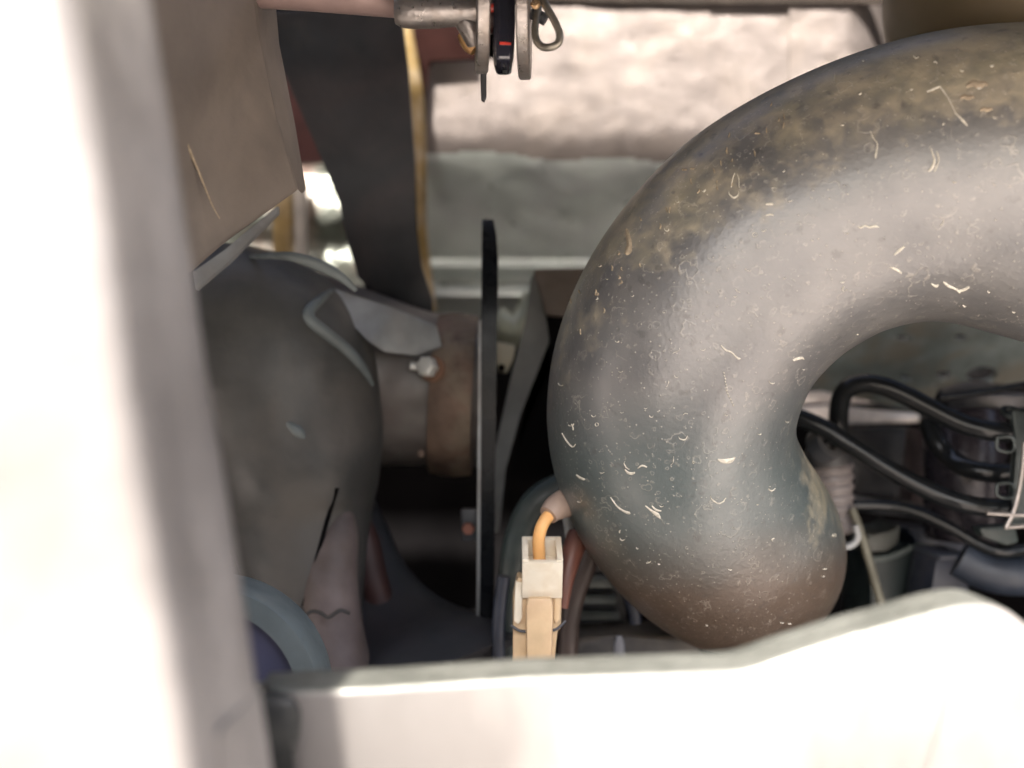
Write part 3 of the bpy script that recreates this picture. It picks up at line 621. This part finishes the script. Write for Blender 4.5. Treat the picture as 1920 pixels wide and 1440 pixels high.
# ================================================================ RIGHT WINDOW
def onplane(px, py, p0, n):
    d = (P(px, py, 1)-camp); t = (p0-camp).dot(n)/d.dot(n); return camp + d*t
def holed_plate(name, outline, holes, p0, n, th, m, parent=None):
    n = n.normalized(); u = Vector((1, 0, 0)); u = (u-n*u.dot(n)).normalized(); v = n.cross(u)
    cu = bpy.data.curves.new("t", 'CURVE'); cu.dimensions = '2D'; cu.fill_mode = 'BOTH'; cu.extrude = th/2; cu.bevel_depth = .0005
    for loop in [outline]+holes:
        s = cu.splines.new('POLY'); s.points.add(len(loop)-1); s.use_cyclic_u = True
        for q, (px, py) in zip(s.points, loop):
            w_ = onplane(px, py, p0, n) - p0; q.co = (w_.dot(u), w_.dot(v), 0, 1)
    o = bpy.data.objects.new("t", cu); sc.collection.objects.link(o); bpy.context.view_layer.update()
    me = o.evaluated_get(bpy.context.evaluated_depsgraph_get()).to_mesh(); bm = bmesh.new(); bm.from_mesh(me)
    o.to_mesh_clear(); bpy.data.objects.remove(o); bpy.data.curves.remove(cu)
    bmesh.ops.remove_doubles(bm, verts=bm.verts[:], dist=1e-6)
    M = Matrix((u, v, n)).transposed().to_4x4(); M.translation = p0; bm.transform(M)
    return obj(name, bm, m, parent, smooth=35)
def ell(cx, cy, rx, ry, ang=0, n=20):
    a = R(ang); return [(cx+rx*math.cos(t)*math.cos(a)-ry*math.sin(t)*math.sin(a), cy+rx*math.cos(t)*math.sin(a)+ry*math.sin(t)*math.cos(a)) for t in (2*math.pi*i/n for i in range(n))]
p0 = P(1700, 690, .60); pn = Vector((0, -.62, -.45)); pn = Vector((.05, -.75, -.66))
hpz = empty("bracket_plate", p0, "grey green steel bracket plate with round holes seen through the hose loop", "bracket")
holed_plate("plate_body", [(1400, 560), (2080, 560), (2080, 735), (1860, 715), (1780, 738), (1750, 742), (1728, 770), (1500, 720), (1400, 700)],
            [ell(1691, 631, 15, 7), ell(1800, 630, 16, 7), ell(1697, 706, 17, 7, 12), ell(1769, 701, 18, 9), ell(1755, 721, 12, 5), ell(1838, 700, 30, 17, -8)], p0, pn, .003, DSTEEL, hpz)
obj("hole_boss", box_bm(onplane(1838, 700, p0, pn)+Vector((0, .012, .004)), (.018, .004, .008), .001), CHAR, hpz)
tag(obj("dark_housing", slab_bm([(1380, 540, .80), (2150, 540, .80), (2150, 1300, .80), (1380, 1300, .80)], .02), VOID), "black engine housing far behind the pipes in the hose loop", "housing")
al = empty("aluminium_flange", P(1620, 795, .62), "pale aluminium flange strip behind the black pipes inside the hose loop", "flange")
obj("flange_bar", slab_bm([(1470, 766, .62), (1560, 760, .62), (1726, 775, .62), (1724, 793, .62), (1590, 795, .62), (1470, 794, .62)], .012, .0015), mat("dull_aluminium", (.78, .72, .68), .4, .5, .15, 80, (.5, .45, .42), .5, 60), al)
obj("flange_step", slab_bm([(1500, 734, .63), (1652, 731, .63), (1658, 756, .63), (1500, 758, .63)], .012, .002), bpy.data.materials["dull_aluminium"], al)
obj("flange_core", slab_bm([(1460, 700, .645), (1760, 700, .645), (1760, 780, .645), (1460, 780, .645)], .012, .002), CHAR, al)
def pipe(pp, rr, d, label, flat=(1, 1)):
    pts_ = [P(x, y, dd) for x, y, dd in pp]
    return tag(obj("black_pipe", tube_bm(pts_, rr*d/F, 20, 8, sq=flat), BLACKP), label, "pipe", "glossy black metal pipes behind the hose")
dd = .44
pipe([(1572, 830, .47), (1572, 790, .465), (1576, 750, .46), (1592, 726, .455), (1630, 719, .45), (1680, 733, .445), (1745, 766, .44), (1805, 795, .435), (1860, 809, .43), (1898, 812, .43), (1915, 812, .432)], 18.5, dd, "thick glossy black pipe hooking over, uppermost bent pipe in the hose loop")
pipe([(1440, 765, .46), (1490, 780, .455), (1545, 803, .45), (1600, 838, .445), (1680, 888, .44), (1760, 928, .435), (1820, 947, .43), (1880, 953, .43), (1960, 950, .43)], 17.5, dd, "long glossy black pipe running diagonally from the hose rim to the wire clip")
pipe([(1742, 790, .47), (1752, 822, .465), (1778, 856, .46), (1815, 878, .45), (1855, 886, .445), (1900, 888, .445)], 19, dd, "short glossy black pipe curving below the uppermost pipe into the clip")
pipe([(1590, 948, .48), (1660, 948, .475), (1720, 960, .47), (1780, 988, .465), (1835, 1020, .46), (1875, 1034, .455), (1920, 1030, .455), (1990, 1010, .455)], 12, dd, "thin dull black pipe, lowest of the bent pipes in the hose loop")
pipe([(1758, 746, .50), (1800, 742, .50), (1860, 732, .50), (1920, 722, .50), (2000, 708, .50)], 8, dd, "thin flat black pipe crossing the holed bracket plate at right", (1, 1.5))
tag(obj("pipe_bulb", lathe_bm([(0, .022), (.006, .020), (.0078, .012), (.0078, 0), (.005, -.010), (0, -.012)], P(1795, 742, .535), (1, 0, .12), 24), BLACKM), "black rubber bulb behind the thin flat pipe on the bracket plate", "rubber bulb")
# cylinder behind the pipes
cy = empty("black_cylinder", P(1800, 960, .52), "dark upright cylinder behind the black pipes with reddish reflections", "cylinder")
obj("cylinder_body", lathe_bm([(0, .075), (.0200, .075), (.0215, .073), (.0215, .004), (.0200, 0), (0, 0)], P(1808, 1010, .52), (0, 0, 1), 40), mat("gloss_grey_cylinder", (.03, .026, .032), .25, .3, .2, 40), cy)
obj("cylinder_cap", lathe_bm([(0, .008), (.0200, .008), (.0225, .006), (.0225, 0), (0, 0)], P(1850, 762, .53), (0, 0, 1), 40), mat("grey_cap", (.12, .115, .115), .5, .3), cy)
# clip at the right edge
ck = empty("pipe_clip", P(1895, 980, .425), "grey wire and plate clip holding the black pipes at the right edge", "clip")
obj("clip_plate", slab_bm([(1898, 770, .424), (1935, 770, .424), (1935, 990, .424), (1890, 990, .424), (1900, 960, .424), (1906, 840, .424)], .004, .0006), mat("dark_clip_steel", (.05, .06, .06), .35, .5, .3, 120), ck)
for y in (838, 925):
    obj("clip_window", tube_bm([P(1872, y-18, .424), P(1900, y-20, .424), P(1902, y+8, .424), P(1880, y+8, .424), P(1868, y+2, .424), P(1870, y-18, .424)], .0008, 8, 3), bpy.data.materials["dark_clip_steel"], ck)
obj("clip_wire", tube_bm([P(1921, 830, .42), P(1917, 880, .42), P(1908, 930, .42), P(1898, 965, .42), P(1886, 988, .42), P(1895, 988, .42), P(1960, 984, .42)], .0010, 10, 6), ZINC, ck)
obj("clip_wire", tube_bm([P(1850, 962, .42), P(1880, 964, .42), P(1925, 966, .42)], .0010, 10, 4), ZINC, ck)
obj("clip_ring", lathe_bm([(.0045, .001), (.0062, .001), (.0062, -.001), (.0045, -.001)], P(1902, 775, .43), (.1, -.5, 1), 28), bpy.data.materials["dark_clip_steel"], ck)
# bellows boot
be = empty("bellows_boot", P(1565, 1000, .48), "grey ribbed rubber bellows hanging behind the hose's inner rim", "bellows")
def bellows():
    c0, c1 = P(1556, 868, .48), P(1572, 1000, .48); ax = c1-c0; L_ = ax.length; prof = [(0, 0)]
    for i in range(7):
        t = i/7; r0 = (.0115 - .0035*t); prof += [(r0*.93, L_*(t+.005)), (r0*1.02, L_*(t+.045)), (r0*1.02, L_*(t+.085)), (r0*.90, L_*(t+.125))]
    prof += [(.006, L_), (0, L_)]
    obj("bellows_body", lathe_bm(prof, c0, ax, 36), mat("grey_bellows", (.17, .15, .145), .45, 0, .2, 80), be)
    obj("bellows_collar", lathe_bm([(0, .004), (.010, .004), (.0125, 0), (.011, -.006), (0, -.006)], P(1553, 850, .47), -ax, 30), BLACKM, be)
    obj("bellows_hook", tube_bm([P(1560, 1020, .46), P(1590, 1025, .46), P(1608, 1010, .46), P(1604, 985, .46)], .0018, 10, 6), GREYP, be)
bellows()
tag(obj("hollow_ring", lathe_bm([(.005, .002), (.0085, .002), (.009, -.006), (.005, -.004)], P(1553, 830, .455), (.5, -1, .5), 28), CHAR), "dark hollow rubber ring under the diagonal black pipe", "ring")
tag(obj("dipstick_tube", tube_bm([P(1598, 955, .47), P(1614, 1000, .465), P(1632, 1060, .46), P(1652, 1130, .45), P(1680, 1220, .44)], .0022, 12, 6), mat("dull_tan_metal", (.17, .16, .12), .5, .3)), "thin tan dipstick tube slanting down to the bottom panel", "tube")
# dark blocks below the pipes
eb = empty("engine_cover", P(1720, 1150, .54), "dark teal cast engine cover with a raised rounded edge under the pipes", "engine cover")
obj("cover_body", slab_bm([(1630, 1040, .54), (1680, 1042, .54), (1712, 1025, .54), (1735, 1028, .54), (1755, 1045, .54), (1752, 1300, .54), (1640, 1300, .54)], .05, .003), mat("dark_teal_cast", (.014, .022, .022), .5, .1, .3, 60), eb)
obj("cover_edge", tube_bm([P(1625, 1048, .535), P(1660, 1046, .535), P(1690, 1036, .535), P(1715, 1024, .535), P(1738, 1026, .535), P(1760, 1045, .535)], .0016, 10, 6), mat("cast_edge", (.13, .15, .14), .5, .2), eb)
obj("cover_boss", slab_bm([(1627, 1000, .53), (1672, 1002, .53), (1680, 985, .53), (1690, 985, .53), (1684, 1018, .53), (1664, 1034, .53), (1626, 1036, .53)], .03, .003), mat("cast_boss", (.045, .048, .042), .5, .2), eb)
nb = empty("navy_box", P(1780, 1110, .50), "navy plastic box with a pale flat top edge above the hump of the bottom panel", "box")
obj("box_body", slab_bm([(1756, 1048, .50), (1822, 1048, .50), (1812, 1180, .50), (1735, 1180, .50)], .03, .002), NAVY, nb)
obj("box_lid", slab_bm([(1763, 1042, .497), (1824, 1042, .497), (1824, 1050, .497), (1761, 1050, .497)], .034, .001), mat("slate_lid", (.07, .075, .09), .5), nb)
obj("box_back", slab_bm([(1700, 990, .55), (1815, 1000, .55), (1808, 1045, .55), (1740, 1050, .55)], .03, .002), NAVY, nb)
tag(obj("blue_hose", tube_bm([P(1800, 1045, .47), P(1850, 1070, .465), P(1905, 1078, .46), (P(1990, 1070, .46))], .0105, 24, 6), mat("steel_blue_rubber", (.016, .022, .034), .5, 0, .25, 60)), "steel blue rubber hose at the right edge above the panel hump", "hose")
tag(obj("support_arm", tube_bm([P(1590, 940, .53), P(1650, 950, .53), P(1720, 958, .53), P(1790, 990, .53)], .0045, 12, 6), CHAR), "dull charcoal arm behind the thin lowest pipe", "arm")
tag(obj("clamp_end", slab_bm([(1835, 990, .45), (1905, 985, .45), (1912, 1018, .45), (1890, 1024, .45), (1845, 1008, .45)], .01, .002), TEALD), "dark clamp end below the wire clip at the right edge", "clamp")
tag(obj("slate_pillar", slab_bm([(1722, 800, .56), (1742, 820, .56), (1738, 950, .56), (1710, 950, .56)], .02, .003), mat("mauve_grey", (.09, .065, .062), .5, .1)), "mauve grey pillar behind the crossing of the black pipes", "pillar")
tag(obj("black_shell", slab_bm([(1590, 800, .60), (1720, 800, .60), (1716, 900, .60), (1690, 940, .60), (1600, 930, .60)], .03, .006), mat("shell_black", (.018, .018, .022), .45)), "dark smooth shell below the pale flange in the hose loop", "housing")
# ================================================================ LATCH AT THE TOP
D_ = .31
rod = tag(obj("bent_rod", tube_bm([P(741, 22, D_), P(760, 22, D_), P(810, 21, D_), P(850, 20, D_), P(900, 20, D_), P(935, 20, D_)], [.0040, .0054, .0056, .0052, .0050, .0048], 28, 8), ZINC),
          "dull zinc rod with a rounded end pointing left at the top of the photo", "rod")
obj("rod_hook", tube_bm([P(858, 22, D_+.001), P(874, 40, D_+.001), P(884, 62, D_+.002), P(890, 84, D_+.004)], [.0038, .0040, .0036, .0026], 20, 8), ZINC, rod)
obj("rod_tip", tube_bm([P(872, 62, D_+.006), P(882, 80, D_+.006), P(893, 92, D_+.006)], [.0030, .0034, .0028], 16, 6), mat("brass_tip", (.60, .36, .16), .4, .5), rod)
def washer(px, yb, rad, th, lab, tilt=0.0):
    o = obj("washer", lathe_bm([(.0050, -th/2), (rad-.0006, -th/2), (rad, -th/2+.0005), (rad, th/2-.0005), (rad-.0006, th/2), (.0050, th/2)], P(px, yb, D_)+Vector((0, 0, rad)), (1, tilt, 0), 56), ZINC)
    return tag(o, lab, "washer", "washers on the latch pin")
washer(904, 132, .0215, .0044, "left of the two zinc washers seen edge on beside the black link", .06)
washer(983, 143, .0228, .0042, "right of the two zinc washers seen edge on, next to the split pin", -.05)
lk = empty("black_link", P(944, 116, D_), "glossy black link with a red mark between the two washers", "link")
obj("link_body", slab_bm([(926, -60, .302), (965, -60, .302), (966, 40, .302), (964, 90, .302), (958, 112, .302), (930, 112, .302), (924, 96, .302), (925, 30, .302)], .016, .0016, seg=3), mat("gloss_link", (.02, .02, .03), .14, 0, .2, 90, coat=1, rvar=.05, bump=.0002, bscale=180), lk)
obj("red_mark", slab_bm([(937, 78, .3016), (958, 80, .3016), (958, 84, .3016), (937, 83, .3016)], .0008), RED, lk)
obj("link_spacer", tube_bm([P(908, 34, D_), P(930, 34, D_)], .0052, 20, 2), mat("dark_red_grease", (.05, .012, .010), .4), lk)
obj("red_ring", tube_bm([P(909, 15, D_-.0052), P(928, 15, D_-.0052)], .0015, 14, 2), RED, lk)
tag(obj("black_tie_end", slab_bm([(899, 100, .315), (912, 100, .315), (912, 180, .315), (908, 190, .315), (902, 186, .315)], .002, .0003), BLACKM), "black tie end hanging below the left washer", "strap")
sp = empty("split_pin", P(1028, 92, .30), "bent wire split pin looped right of the washers", "pin")
obj("pin_loop", tube_bm([P(1008, -40, .302), P(1014, -10, .300), P(1024, 12, .298), P(1038, 36, .297), P(1049, 62, .297), P(1047, 80, .297), P(1034, 88, .297), P(1018, 88, .298), P(1007, 78, .299), P(1003, 60, .300), P(1005, 36, .302), P(1010, 10, .305)], .00125, 14, 8), PINM, sp)
obj("pin_head", lathe_bm([(0, .0014), (.0012, .0011), (.0017, 0), (.0012, -.0011), (0, -.0014)], P(1004, 8, .298), (0, -1, .2), 20), BRASS, sp)
obj("pin_leg", tube_bm([P(996, 24, .306), P(1010, 30, .306), P(1024, 38, .306)], .0020, 12, 4), CHAR, sp)
print("tris", sum(len(o.data.polygons) for o in sc.objects if o.type == 'MESH'))
